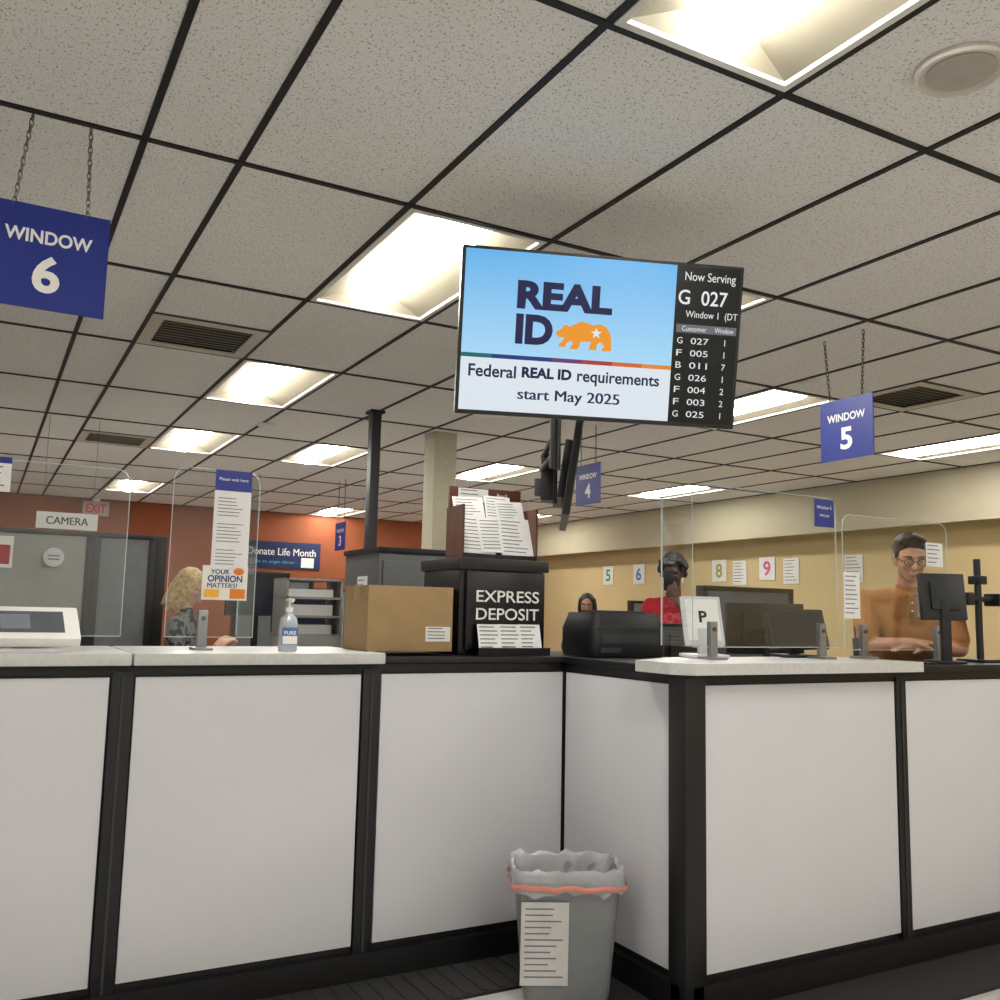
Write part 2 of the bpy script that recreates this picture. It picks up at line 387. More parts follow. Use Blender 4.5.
o.quad(.3,-.18,.5,-.03,white,F,.005);o.done()
for n,y,c in (('5',11.55,(70,140,90)),('6',10.8,(60,120,170)),('8',9.12,(150,150,40)),('9',8.28,(200,80,130)),('7',9.95,(190,120,50))):
    o=O('wall_number_sign');F=FX(8.31,y,1.99);o.quad(-.13,-.14,.13,.14,paper,F,0,.004);o.text(n,0,0,.12,.18,mat('num_'+n,c,.7),F,.006,.02);o.done()
for y in (8.75,7.9,7.0):
    o=O('wall_notice');F=FX(8.31,y,1.95);o.page(-.12,-.15,.12,.15,F,0,7);o.done()
# ------------------------------------------------------------ column, pole
o=O('structural_column');o.bx(3.14,3.34,6.78,6.98,0,CZ,mat('column_paint',(190,183,160),.8),bev=.006);o.bx(3.13,3.35,6.77,6.99,0,.1,black);o.done()
o=O('power_pole');o.bx(2.42,2.49,6.32,6.40,0,CZ,blackp,bev=.004);o.bx(2.40,2.51,6.30,6.42,CZ-.02,CZ,blackp);o.done()
# ------------------------------------------------------------ shields
def shield(name,x0,x1,y,z0,z1,papers=(),wing=None,br=()):
    o=O(name);r=.05;pts=[]
    for cx,cz,a0 in ((x1-r,z1-r,0),(x0+r,z1-r,90)):
        for k in range(6):
            a=math.radians(a0+18*k);pts.append((cx+r*math.cos(a)-x0,cz+r*math.sin(a)-z0))
    pts+=[(0,0),(x1-x0,0)]
    F=FY(x0,y,z0);o.poly(pts,-.003,.003,acr,F)
    for a,b in zip(pts,pts[1:]+pts[:1]):
        o.cyl((a[0],a[1],0),(b[0],b[1],0),.0018,acre,seg=5,M=F)
    for bx_ in br:
        zt=1.212 if bx_<3.46 else 1.196
        o.bx(bx_-.018,bx_+.018,y-.012,y+.012,zt,1.36,metalm,bev=.004)
        o.bx(bx_-.035,bx_+.035,y-.05,y+.05,zt,zt+.01,metalm,bev=.003)
        o.cyl((bx_,y-.018,1.33),(bx_,y-.01,1.33),.009,chrome)
    if wing:
        xs,yy=wing;o.bx(xs-.003,xs+.003,y,yy,z0,z1,acr)
        o.bx(xs-.0025,xs+.0025,yy-.002,yy+.002,z0,z1,acre)
    for f in papers: f(o)
    return o.done()
def pA(o):
    F=FY(.83,3.63,1.7);o.quad(-.07,-.2,.07,.2,paper,F,0);o.quad(-.07,.12,.07,.2,blue,F,.001);o.text('Please wait here',0,.165,.11,.012,white,F,.0022)
    for k in range(3): o.page(-.066,-.19+k*.1,.066,-.1+k*.1,F,.001,6)
    F=FY(.815,3.62,1.465);o.quad(-.085,-.065,.085,.065,paper,F,0);o.quad(-.08,-.06,.08,.06,mat('poster_cream',(225,222,214),.7),F,.001)
    o.text('YOUR',-.02,.042,.07,.018,mat('poster_blue',(40,70,120),.7),F,.0022,.03);o.text('OPINION',0,.016,.13,.026,mat('poster_blue',(40,70,120),.7),F,.0022,.03);o.text('MATTERS!',-.01,-.01,.11,.018,mat('poster_blue',(40,70,120),.7),F,.0022,.03)
    o.quad(.02,-.058,.078,-.022,mat('poster_orange',(215,120,30),.7),F,.0022);o.quad(-.075,-.055,-.02,-.025,mat('poster_yellow',(230,170,50),.7),F,.0022);o.sph((.05,.045,.003),(.02,.014,.0008),MC['poster_orange'],F)
shield('acrylic_shield',.61,.935,3.64,1.26,1.9,[pA],(.935,3.9),(.745,))
def pB(o):
    F=FY(.03,3.6,1.81);o.page(-.08,-.06,.035,.06,F,0,4,hdr=blue)
shield('acrylic_shield',-.75,.46,3.66,1.26,1.87,[pB],None,(-.2,))
def pC(o):
    F=FY(3.17,2.82,1.835);o.quad(-.06,-.06,.06,.06,blue,F,0);o.text('Window 5',0,.025,.09,.014,white,F,.0012);o.text('Wait',0,-.01,.06,.012,white,F,.0012)
shield('acrylic_shield',2.44,3.25,2.83,1.26,1.905,[pC],(2.44,3.02),(2.54,3.15))
def pD(o):
    F=FY(3.32,2.81,1.485);o.page(-.05,-.1,.05,.1,F,0,9)
    F=FY(3.885,2.81,1.69);o.page(-.06,-.055,.06,.055,F,0,5)
    F=FY(3.82,2.81,1.455);o.page(-.065,-.055,.065,.055,F,0,4)
shield('acrylic_shield',3.28,3.99,2.82,1.25,1.84,[pD],None,(3.4,3.9))
# ------------------------------------------------------------ counter objects
lg=mat('light_grey_plastic',(206,207,209),.4)
def payterm(x,y,a,scale=1):
    o=O('tablet_terminal');M=RZ(x,y,1.213,a)@Matrix.Scale(scale,4)
    o.loft([rr(.2,.16,.02,0),rr(.2,.16,.02,.012)],lg,M)
    o.bx(-.05,.05,-.0,.05,.01,.07,lg,M,bev=.01)
    T=M@Matrix.Translation((0,-.0,.088))@Matrix.Rotation(math.radians(36),4,'X')
    o.bx(-.155,.155,-.09,.09,-.025,.014,white,T,bev=.012)
    o.bx(-.105,.105,-.058,.058,.0142,.016,mat('tablet_screen',(92,96,102),.15),T)
    o.bx(-.09,.0,-.04,.04,.0162,.0168,mat('tablet_ui',(120,126,136),.3),T)
    o.done()
payterm(.155,3.49,4,.98)
o=O('hand_sanitizer_bottle');M=Matrix.Translation((1.035,3.5,1.213))
clr=mat('sanitizer_clear',(214,224,230),.1,trans=.5);
o.loft([rr(.066,.045,.02,0),rr(.07,.048,.021,.01),rr(.07,.048,.021,.10),rr(.06,.042,.019,.125),rr(.026,.026,.0125,.14),rr(.024,.024,.0115,.15)],clr,M)
o.cyl((0,0,.148),(0,0,.165),.014,white,M=M);o.cyl((0,0,.165),(0,0,.19),.005,white,M=M)
o.bx(-.012,.012,-.03,.012,.188,.198,white,M,bev=.003);o.cyl((0,-.028,.192),(0,-.04,.184),.004,white,M=M)
F=FY(1.035,3.5-.0245,1.213);o.bx(-.03,.03,.025,.09,0,.0012,mat('label_blue',(70,110,170),.5),F);o.text('PURE',0,.07,.045,.014,white,F,.0016,.02);o.quad(-.028,.028,.028,.058,white,F,.0014)
o.done()
o=O('cardboard_box');M=RZ(1.545,3.65,1.213,-2)
o.bx(-.185,.185,-.15,.15,0,.262,card,M,bev=.003)
cd=mat('cardboard_dark',(140,112,74),.85)
tp=mat('packing_tape',(180,150,106),.3)
o.bx(-.186,.186,-.004,.004,.262,.2635,cd,M);o.bx(-.185,.185,-.03,.03,.2625,.2638,tp,M)
F=M@FY(.12,-.1505,.07)
o.page(-.055,-.03,.055,.03,F,0,4,i=ink);o.bx(-.1862,-.185,-.03,.03,.2,.262,tp,M);o.done()
o=O('express_deposit_box');cabm=mat('cabinet_black_gloss',(20,19,21),.25)
X0,X1=1.765,2.18
o.bx(X0,X1,3.52,3.88,1.197,1.56,cabm,bev=.004);o.bx(X0-.01,X1+.01,3.49,3.9,1.555,1.605,mat('cabinet_top_dark',(34,27,26),.35),bev=.006)
o.bx(1.79,2.175,3.5,3.52,1.22,1.55,cabm,bev=.003)
F=FY(1.99,3.499,1.40);o.text('EXPRESS',0,.045,.31,.05,white,F,.002,.01);o.text('DEPOSIT',0,-.03,.31,.05,white,F,.002,.01)
o.bx(1.82,2.17,3.44,3.5,1.197,1.21,cabm);o.bx(1.82,2.17,3.437,3.442,1.197,1.23,cabm)
for k in range(3):
    F=frame((1.885+.1*k,3.45+.006*k,1.215),(1,0,0),(0,.25,1));o.page(-.055,0,.055,.115,F,.003*k,6,i=ink)
o.done()
o=O('brochure_rack');wood=mat('rack_wood',(92,56,40),.4,var=.2,scale=9)
M=RZ(2.0,3.70,1.606,-4)
o.bx(-.17,.19,.07,.09,0,.34,wood,M,bev=.003);o.bx(-.17,.19,-.1,.09,0,.015,wood,M,bev=.003)
for s in (-.17,.19): o.bx(s-.005,s+.005,-.1,.09,0,.24,wood,M)
Fb=M@frame((.01,-.06,.02),(1,0,0),(0,.38,1))
o.bx(-.18,.18,0,.26,-.012,-.008,acr,Fb)
for k,(x,y,w,h) in enumerate([(-.10,.14,.15,.15),(.03,.15,.13,.15),(.10,.13,.14,.14),(-.095,.0,.17,.18),(.0,.01,.16,.17),(.095,-.005,.16,.19)]):
    o.page(x-w/2,y,x+w/2,y+h,Fb@Matrix.Rotation(.03*(-1)**k,4,'Z'),.004+.004*k,9)
F=M@FY(0.01,-.101,0);o.bx(-.18,.18,0,.025,-.003,.002,cabm,F)
o.page(-.13,.275,.02,.335,M@FY(0,.069,0),0,3);o.text('Pencil',.09,.31,.05,.02,white,M@FY(0,.069,0),.001)
o.done()
o=O('receipt_printer');M=RZ(2.5,3.44,1.197,-6)
o.loft([rr(.36,.3,.03,0),rr(.37,.31,.03,.02),rr(.37,.31,.03,.12),rr(.34,.28,.03,.17),rr(.33,.27,.03,.19)],blackp,M)
o.bx(-.14,.14,-.158,-.15,.06,.1,dark,M);o.bx(-.17,.17,-.16,-.15,.12,.125,dark,M);o.bx(-.12,.12,-.08,.08,.19,.2,dark,M,bev=.004)
o.bx(-.15,-.05,-.162,-.158,.02,.04,dark,M);o.done()
o=O('payment_terminal');M=RZ(2.60,2.93,1.213,-20)
T=M@Matrix.Translation((0,0,.0))@Matrix.Rotation(math.radians(-18),4,'X')
o.bx(-.085,.085,-.01,.012,.05,.26,lg,T,bev=.008);o.bx(-.07,.07,-.0115,-.0095,.07,.245,white,T)
o.bx(-.03,.03,.0,.03,.0,.12,lg,M,bev=.005);o.bx(-.08,.08,-.05,.11,0,.014,lg,M,bev=.004)
o.text('P',0,.17,.035,.05,ink,T@FY(0,-.0118,0),.001,.03);o.done()
def smallmon(name,x,y,z,a,w,h,tilt,st=.08):
    o=O(name);M=RZ(x,y,z,a)
    o.bx(-w*.3,w*.3,-.07,.07,0,.012,blackp,M,bev=.004);o.bx(-.02,.02,-.01,.02,.01,st+h*.4,blackp,M,bev=.004)
    T=M@Matrix.Translation((0,-.02,st+h/2))@Matrix.Rotation(math.radians(tilt),4,'X')
    o.bx(-w/2,w/2,-.015,.015,-h/2,h/2,blackp,T,bev=.006);o.bx(-w/2+.015,w/2-.015,-.0165,-.015,-h/2+.015,h/2-.015,mat('lcd_dark',(38,44,54),.12),T)
    o.bx(-w*.3,w*.3,.015,.03,-h*.3,h*.3,blackp,T,bev=.006)
    o.done()
smallmon('customer_monitor',3.14,2.975,1.213,-20,.27,.18,-22,.03)
smallmon('signature_monitor',3.79,2.70,1.197,150,.20,.21,8,.19)
o=O('camera_stand')
o.bx(4.06,4.22,2.70,2.84,1.196,1.21,blackp,bev=.004);o.cyl((4.14,2.77,1.2),(4.14,2.77,1.68),.016,blackp)
o.cyl((4.03,2.77,1.49),(4.28,2.77,1.49),.013,blackp);o.bx(4.24,4.34,2.73,2.81,1.46,1.52,blackp,bev=.008);o.bx(4.02,4.07,2.74,2.80,1.46,1.52,blackp,bev=.006);o.bx(4.11,4.17,2.74,2.80,1.56,1.6,blackp,bev=.006);o.done()
for x,y,c,h in ((3.53,2.95,(60,60,66),.1),(4.48,2.80,(40,40,44),.09)):
    o=O('pen_cup');zz=1.197
    M=Matrix.Translation((x,y,zz))
    ring=lambda r,z:[(r*math.cos(t),r*math.sin(t),z) for t in [2*math.pi*k/16 for k in range(16)]]
    o.loft([ring(.028,0),ring(.033,h),ring(.029,h),ring(.025,.006)],mat('cup_%d'%int(x*100),c,.4),M,True,True)
    for k in range(4): o.cyl((.012*math.cos(k*2),.012*math.sin(k*2),.008),(.022*math.cos(k*2),.022*math.sin(k*2),h+.05),.004,(ink,blue,red,white)[k],M=M,seg=8)
    o.done()
o=O('desk_cables')
for k in range(3):
    pts=[Vector((3.48+.2*t+.02*k,2.70+.05*math.sin(6*t+k*1.3),1.2)) for t in [i/12 for i in range(13)]]
    for a,b in zip(pts,pts[1:]): o.cyl(a,b,.004,blackp,seg=6)
o.done()
# ------------------------------------------------------------ background workstations
def cabinet(name,x0,x1,y0,y1,z1,m,cap=black):
    o=O(name);o.bx(x0,x1,y0,y1,0,z1-.02,m,bev=.006);o.bx(x0-.01,x1+.01,y0-.01,y1+.01,z1-.03,z1,cap,bev=.004)
    n=4
    for k in range(n):
        z=.08+k*(z1-.14)/n;o.bx(x0+.02,x1-.02,y0-.012,y0,z,z+(z1-.14)/n-.015,m,bev=.003);o.bx((x0+x1)/2-.06,(x0+x1)/2+.06,y0-.02,y0-.012,z+.1,z+.115,metalm)
    o.done()
cabinet('filing_cabinet',1.93,2.5,4.85,5.4,1.73,mat('cabinet_grey',(84,85,84),.5))
def partition(name,x0,x1,y0,y1,z1,m=cubeg):
    o=O(name);t=.03
    if abs(x1-x0)>abs(y1-y0):
        o.bx(x0,x1,y0-t,y0+t,0.02,z1-.02,m,bev=.005);o.bx(x0-.01,x1+.01,y0-t-.006,y0+t+.006,z1-.03,z1,black,bev=.004)
        for x in (x0,x1): o.bx(x-.02,x+.02,y0-t-.005,y0+t+.005,0,z1,black,bev=.004)
        o.bx(x0,x1,y0-t-.008,y0+t+.008,0,.1,black)
    else:
        o.bx(x0-t,x0+t,y0,y1,.02,z1-.02,m,bev=.005);o.bx(x0-t-.006,x0+t+.006,y0-.01,y1+.01,z1-.03,z1,black,bev=.004)
        for y in (y0,y1): o.bx(x0-t-.005,x0+t+.005,y-.02,y+.02,0,z1,black,bev=.004)
        o.bx(x0-t-.008,x0+t+.008,y0,y1,0,.1,black)
    o.done()
lcub=mat('partition_light',(150,148,142),.8)
partition('cubicle_partition',-2.2,.55,6.0,6.0,1.80,lcub)
partition('cubicle_partition',.59,.9,6.0,6.0,1.80,cubeg)
partition('cubicle_partition',.96,.96,6.05,7.6,1.80,cubeg)
partition('cubicle_partition',1.75,2.35,7.4,7.4,1.62,cubeg)
partition('cubicle_partition',4.0,4.75,4.55,4.55,1.58,mat('fabric_dark',(92,94,100),.9))
partition('cubicle_partition',6.2,7.5,8.2,8.2,1.55,cubeg)
partition('cubicle_partition',3.0,4.4,9.6,9.6,1.6,cubeg)
o=O('fire_extinguisher_sign');F=FY(.1,5.965,1.66);o.quad(-.05,-.09,.05,.09,white,F,0);o.quad(-.035,-.07,.035,.04,red,F,.001);o.done()
o=O('round_wall_notice');F=FY(.36,5.965,1.64);o.cyl((0,0,0),(0,0,.02),.055,lg,seg=32,M=F);o.quad(-.03,.005,.03,.012,inkg,F,.0202);o.quad(-.03,-.015,.03,-.008,inkg,F,.0202);o.done()
def desk(x0,x1,y0,y1,z=.75):
    o=O('office_desk');o.bx(x0,x1,y0,y1,z-.03,z,topm,bev=.004)
    for x in (x0+.03,x1-.06): o.bx(x,x+.03,y0+.03,y1-.03,0,z-.03,dark)
    o.done()
desk(1.1,2.3,6.6,7.3,1.0);desk(5.0,6.4,6.9,7.6);desk(3.2,4.4,3.75,4.4,.95)
smallmon('computer_monitor',1.75,6.75,1.0,15,.5,.32,0,.32)
smallmon('computer_monitor',2.15,6.9,1.0,-10,.48,.3,0,.2)
smallmon('computer_monitor',6.1,7.2,.75,20,.5,.32,0,.35)
smallmon('computer_monitor',4.05,4.05,.95,160,.48,.3,0,.22)
smallmon('computer_monitor',3.45,4.1,.95,200,.42,.27,0,.12)
o=O('document_shelf');o.bx(1.72,2.1,5.9,6.2,0,1.2,lcub,bev=.005);
for z in (1.2,1.32,1.44,1.56): o.bx(1.72,2.1,5.9,6.2,z,z+.015,lcub)
for x in (1.72,2.085): o.bx(x,x+.015,5.9,6.2,1.2,1.575,lcub)
for z,h in ((1.215,.06),(1.335,.07),(1.455,.05)): o.bx(1.75,2.05,5.95,6.15,z,z+h,paper)
o.done()
o=O('wall_notice');F=FX(1.929,5.1,1.45);o.page(-.08,-.12,.08,.12,F,0,8);o.done()
# ------------------------------------------------------------ trash can
o=O('trash_can');M=RZ(1.975,3.0,0.012,-27)
gm=mat('bin_grey',(122,124,125),.45,var=.03)
rings=[rr(.30,.19,.035,0),rr(.31,.20,.035,.02),rr(.375,.262,.04,.41),rr(.395,.282,.045,.415),rr(.395,.282,.045,.44),rr(.38,.268,.04,.44),rr(.365,.25,.04,.41),rr(.29,.18,.035,.02)]
o.loft(rings,gm,M)
bag=mat('bin_liner',(218,218,221),.22,alpha=.42,bump=.6,bscale=40,var=.06)
def nz(r,amp,sd,dz=0):
    out=[]
    for i,p in enumerate(r):
        v=noise.noise(Vector((p[0]*14,p[1]*14,sd)));w=noise.noise(Vector((p[0]*22,p[1]*22,sd+5)))
        k=1+amp*v;out.append((p[0]*k,p[1]*k,p[2]+dz*w))
    return out
def rrd(w,d,r,z,N=5,E=9):
    base=rr(w,d,r,z,N);out=[]
    for i in range(len(base)):
        a=Vector(base[i]);b=Vector(base[(i+1)%len(base)])
        k=E if i%(N+1)==N else 1
        for j in range(k): out.append(tuple(a.lerp(b,j/k)))
    return out
def NZ(w,d,z,amp,sd,dz): return nz(rrd(w,d,.045,z),amp,sd,dz)
o.loft([NZ(.402,.29,.375,.04,1,.03),NZ(.41,.298,.40,.05,2,.02),NZ(.408,.295,.43,.025,3,.012),NZ(.402,.288,.455,.03,4,.022),NZ(.375,.265,.45,.05,5,.022),NZ(.35,.24,.39,.12,6,.02),NZ(.32,.21,.26,.16,7,.03),NZ(.25,.15,.08,.15,8,.0)],bag,M,False,True)
o.loft([NZ(.418,.306,.388,.04,9,.012),NZ(.424,.312,.398,.04,9,.012),NZ(.42,.306,.408,.04,9,.012)],mat('liner_pink',(205,130,120),.5),M,False,False)
F=M@frame((-.085,-.104,.03),(1,0,0),(0,-.085,1))
o.page(-.085,.03,.085,.32,F,.004,12,m=mat('bin_label',(196,192,188),.7));o.done()
# ------------------------------------------------------------ people
def hull(bm,items,M):
    b=bmesh.new()
    for p,r in items:
        if not isinstance(r,(tuple,list)): r=(r,r,r)
        bmesh.ops.create_icosphere(b,subdivisions=2,radius=1,matrix=Matrix.Translation(p)@Matrix.Diagonal((*r,1)))
    g=bmesh.ops.convex_hull(b,input=list(b.verts))
    bmesh.ops.delete(b,geom=[v for v in b.verts if not v.link_faces],context='VERTS')
    junk=[e for e in g['geom_interior'] if isinstance(e,bmesh.types.BMVert) and e.is_valid]
    if junk: bmesh.ops.delete(b,geom=junk,context='VERTS')
    b.transform(M);me=bpy.data.meshes.new('t');b.to_mesh(me);b.free();bm.from_mesh(me);bpy.data.meshes.remove(me)
def remesh(bm,vox,sm,name):
    me=bpy.data.meshes.new(name);bm.to_mesh(me);bm.free()
    ob=bpy.data.objects.new(name,me);sc.collection.objects.link(ob)
    r=ob.modifiers.new('r','REMESH');r.mode='VOXEL';r.voxel_size=vox
    s=ob.modifiers.new('s','SMOOTH');s.iterations=sm;s.factor=.5
    dg=bpy.context.evaluated_depsgraph_get();m2=bpy.data.meshes.new_from_object(ob.evaluated_get(dg));bpy.data.objects.remove(ob)
    m2.name=name;m2.shade_smooth();return m2
def human(name,org,fwd,J,cols,head,hair,hands,s=1,glasses=False,vox=.007,female=False):
    f=Vector((fwd[0],fwd[1],0)).normalized();r=Vector((f.y,-f.x,0))
    B=Matrix.Identity(4)
    for i in range(3): B[i][0]=r[i]*s;B[i][1]=f[i]*s;B[i][2]=(0,0,1)[i]*s;B[i][3]=(org[0],org[1],org[2])[i]
    root=bpy.data.objects.new(name,None);sc.collection.objects.link(root)
    bm=bmesh.new();pieces=[]
    def cap(a,ra,b,rb,tag):
        hull(bm,[(a,ra),(b,rb)],B)
        m=lambda q:(sum(q)/3 if isinstance(q,(tuple,list)) else q)
        pieces.append((np.array(B@Vector(a)),m(ra)*s,np.array(B@Vector(b)),m(rb)*s,tag))
    V=Vector
    pel,wai,che,nk=[V(J[k]) for k in ('pelvis','waist','chest','neck')]
    k=.88 if female else 1
    cap(pel,(.165,.115,.11),wai,(.15*k,.11*k,.1),'shirt');cap(wai,(.15*k,.11*k,.1),che,(.17*k,.12*k,.13),'shirt')
    cap(che,(.16*k,.11,.12),nk-V((0,0,.05)),(.10,.07,.05),'shirt')
    hull(bm,[(V(J['shR'])*.86+che*.14,.07*k),(V(J['shL'])*.86+che*.14,.07*k),(che-V((0,0,.08)),(.155*k,.115*k,.08))],B)
    hull(bm,[(che,(.165*k,.12*k,.08)),(pel+V((0,0,.06)),(.165*k,.12*k,.08))],B)
    pieces.append((np.array(B@V(J['shR'])),.07*s,np.array(B@V(J['shL'])),.07*s,'shirt'))
    for sd,K in ((1,'R'),(-1,'L')):
        sh=V(J['sh'+K]);el=V(J['el'+K]);wr=V(J['wr'+K])
        cap(che+V((0,0,.04)),.09*k,sh,.062*k,'shirt')
        cap(nk-V((0,0,.045)),.05,sh,.055*k,'shirt')
        fs=cols.get('sleeve',.7)
        if fs<1:
            mid=sh.lerp(el,fs);cap(sh,.064*k,mid,.060*k,'shirt');cap(mid,.046*k,el,.041*k,'skin');cap(el,.042*k,wr,.027,'skin')
        else:
            cap(sh,.064*k,el,.05*k,'shirt');cap(el,.05*k,wr.lerp(el,.08),.036,'shirt');cap(wr.lerp(el,.1),.027,wr,.026,'skin')
        hp=pel+V((sd*.09,0,-.04));kn=V(J.get('kn'+K,(sd*.11,hp.y+.02,.50)));an=V(J.get('an'+K,(sd*.12,hp.y-.02,.09)))
        cap(hp,.095,kn,.06,'pants');cap(kn,.06,an,.042,'pants');cap(an-V((0,0,.03)),.043,an+V((0,.15,-.055)),(.042,.05,.03),'shoe')
        d=V(hands[K][0]).normalized();nrm=V(hands[K][1]);nrm=(nrm-d*nrm.dot(d)).normalized();sw=d.cross(nrm)*hands[K][2];curl=hands[K][3]
        kc=wr+d*.085
        its=[(wr,.024),(kc+sw*.032,.013),(kc-sw*.032,.012),(wr+d*.03+sw*.03,.014)]
        hull(bm,its,B);pieces.append((np.array(B@wr),.024*s,np.array(B@kc),.03*s,'skin'))
        for i,(off,L) in enumerate(((.031,.072),(.010,.08),(-.011,.075),(-.032,.058))):
            p0=kc+sw*off;a1=curl*.5;d1=(d*math.cos(a1)+nrm*math.sin(a1));p1=p0+d1*L*.48
            a2=curl*1.2;d2=(d*math.cos(a2)+nrm*math.sin(a2));p2=p1+d2*L*.3
            a3=curl*1.8;d3=(d*math.cos(a3)+nrm*math.sin(a3));p3=p2+d3*L*.24
            cap(p0,.0098,p1,.0088,'skin');cap(p1,.0088,p2,.0082,'skin');cap(p2,.0082,p3,.0072,'skin')
        t0=wr+d*.025+sw*.028;t1=t0+(d*.6+sw*.7+nrm*.3)*.042;t2=t1+(d*.85+sw*.3+nrm*.4)*.03
        cap(t0,.014,t1,.011,'skin');cap(t1,.011,t2,.009,'skin')
    hc,hy,hp_,hr=head
    HM=Matrix.Translation(hc)@Matrix.Rotation(math.radians(hy),4,'Z')@Matrix.Rotation(math.radians(hp_),4,'X')@Matrix.Rotation(math.radians(hr),4,'Y')
    G=B@HM
    nb=HM@V((0,-.025,-.07))
    cap(nk-V((0,0,.05)),.062*k,nb,.052*k,'skin')
    def hc_(items,tag='skin'):
        hull(bm,items,G)
        for p,rr_ in items:
            q=np.array(G@V(p));m=(sum(rr_)/3 if isinstance(rr_,tuple) else rr_)*s;pieces.append((q,m,q,m,tag))
    hc_([((0,-.015,.035),(.074,.093,.088))])
    hc_([((0,.03,.02),(.062,.055,.07)),((0,.045,-.088),(.024,.022,.02)),((.042,.0,-.06),.02),((-.042,.0,-.06),.02)])
    hc_([((0,.086,.012),.008),((0,.108,-.025),.0115),((.012,.094,-.03),.008),((-.012,.094,-.03),.008)])
    hc_([((0,.080,.03),(.05,.010,.007))])
    for sd in (1,-1):
        hc_([((sd*.076,-.008,.012),(.007,.017,.018)),((sd*.073,-.002,-.022),(.006,.010,.012))])
        hc_([((sd*.04,.052,-.02),(.018,.02,.018))])
    hc_([((0,.082,-.056),(.021,.010,.006))]);hc_([((0,.080,-.068),(.018,.010,.006))])
    me=remesh(bm,vox,3,'body')
    tags=['skin','shirt','pants','shoe']
    for t in tags: me.materials.append(cols[t])
    n=len(me.polygons);c=np.zeros(n*3);me.polygons.foreach_get('center',c);c=c.reshape(-1,3)
    best=np.full(n,1e9);idx=np.zeros(n,int)
    for a,ra,b,rb,tag in pieces:
        ab=b-a;L=max(ab@ab,1e-9);t=np.clip(((c-a)@ab)/L,0,1);dd=np.linalg.norm(c-a-t[:,None]*ab,axis=1)-(ra+(rb-ra)*t)
        if tag=='shirt': dd-=.012
        m=dd<best;best[m]=dd[m];idx[m]=tags.index(tag)
    wz=(B@V((0,0,pel.z-.02))).z
    m=(idx==1)&(c[:,2]<wz);armfar=np.linalg.norm(c[:,:2]-np.array((B@pel)[:2]),axis=1)<.24*s;idx[m&armfar]=2
    me.polygons.foreach_set('material_index',idx.astype(np.int32));me.update()
    ob=bpy.data.objects.new('body',me);sc.collection.objects.link(ob);ob.parent=root
    o=O('face');ew=mat('eye_white',(225,220,215),.3);iris=mat('iris_dark',(40,25,18),.2);lip=cols['lip'];hm=cols['hair']
    for sd in (1,-1):
        o.sph((sd*.031,.0755,.002),(.0115,.008,.0048),ew,G);o.sph((sd*.031,.0828,.0008),(.005,.0025,.0046),iris,G);o.sph((sd*.031,.0765,.0085),(.0145,.0082,.0045),cols['skin'],G)
        o.cyl((sd*.019,.0835,.0062),(sd*.044,.077,.0055),.0016,hm,seg=8,M=G)
        o.cyl((sd*.016,.088,.026),(sd*.034,.088,.031),.0042,hm,seg=8,M=G);o.cyl((sd*.034,.088,.031),(sd*.05,.073,.026),.0042,hm,.002,seg=8,M=G)
    o.sph((0,.0915,-.0585),(.021,.004,.0045),lip,G);o.sph((0,.089,-.067),(.017,.005,.005),lip,G)
    if glasses:
        for sd in (1,-1):
            o.tor(.021,.0022,ink,G@Matrix.Translation((sd*.031,.099,.003))@Matrix.Rotation(math.pi/2,4,'X'),sy=.8)
            o.cyl((sd*.052,.098,.006),(sd*.078,.0,.012),.002,ink,seg=6,M=G)
        o.cyl((-.011,.1,.006),(.011,.1,.006),.002,ink,seg=6,M=G)
    o.done(parent=root)
    hb=bmesh.new();hair(hb,G,B);hme=remesh(hb,.007,2,'hair');hme.materials.append(hm)
    ob=bpy.data.objects.new('hair',hme);sc.collection.objects.link(ob);ob.parent=root
    return root,B,G
def curls(hb,G,n,rad,box,zmin=-.02,ymax=.07):
    c=0
    while c<n:
        v=Vector((random.gauss(0,1),random.gauss(0,1),random.gauss(0,1))).normalized()
        p=Vector((v.x*box[0],v.y*box[1]-.02,v.z*box[2]+.035))
        if p.z<zmin or (p.y>ymax*.6 and p.z<.085) or (p.z<.03 and p.y>.0): continue
        hull(hb,[(p,rad*random.uniform(.7,1.2))],G);c+=1
def hair_short(hb,G,B):
    hull(hb,[((0,-.028,.055),(.082,.092,.082)),((0,.03,.098),(.06,.045,.032))],G)
    hull(hb,[((0,-.06,.0),(.076,.055,.06))],G)
    for sd in (1,-1): hull(hb,[((sd*.073,.012,.035),(.008,.02,.03))],G)
    for k in range(26):
        x=random.uniform(-.06,.06);hull(hb,[((x,random.uniform(.0,.07),.118-abs(x)*.35),.016),((x+.01,random.uniform(.02,.08),.13-abs(x)*.4),.009)],G)
def hair_curly(hb,G,B):
    hull(hb,[((0,-.03,.05),(.088,.098,.09))],G);curls(hb,G,120,.02,(.098,.112,.115))
def hair_long(hb,G,B):
    hull(hb,[((0,-.025,.05),(.083,.096,.083))],G)
    for k in range(34):
        a=math.radians(-90+random.uniform(-118,118))
        x=.078*math.cos(a);y=-.02+.088*math.sin(a)
        hull(hb,[((x*.9,y*.9,.06),.022),((x*1.08,y*1.08,-.03),.02)],G)
        hull(hb,[((x*1.08,y*1.08,-.03),.02),((x*1.0+random.uniform(-.015,.015),y-.02,-.13-random.uniform(0,.05)),.012)],G)
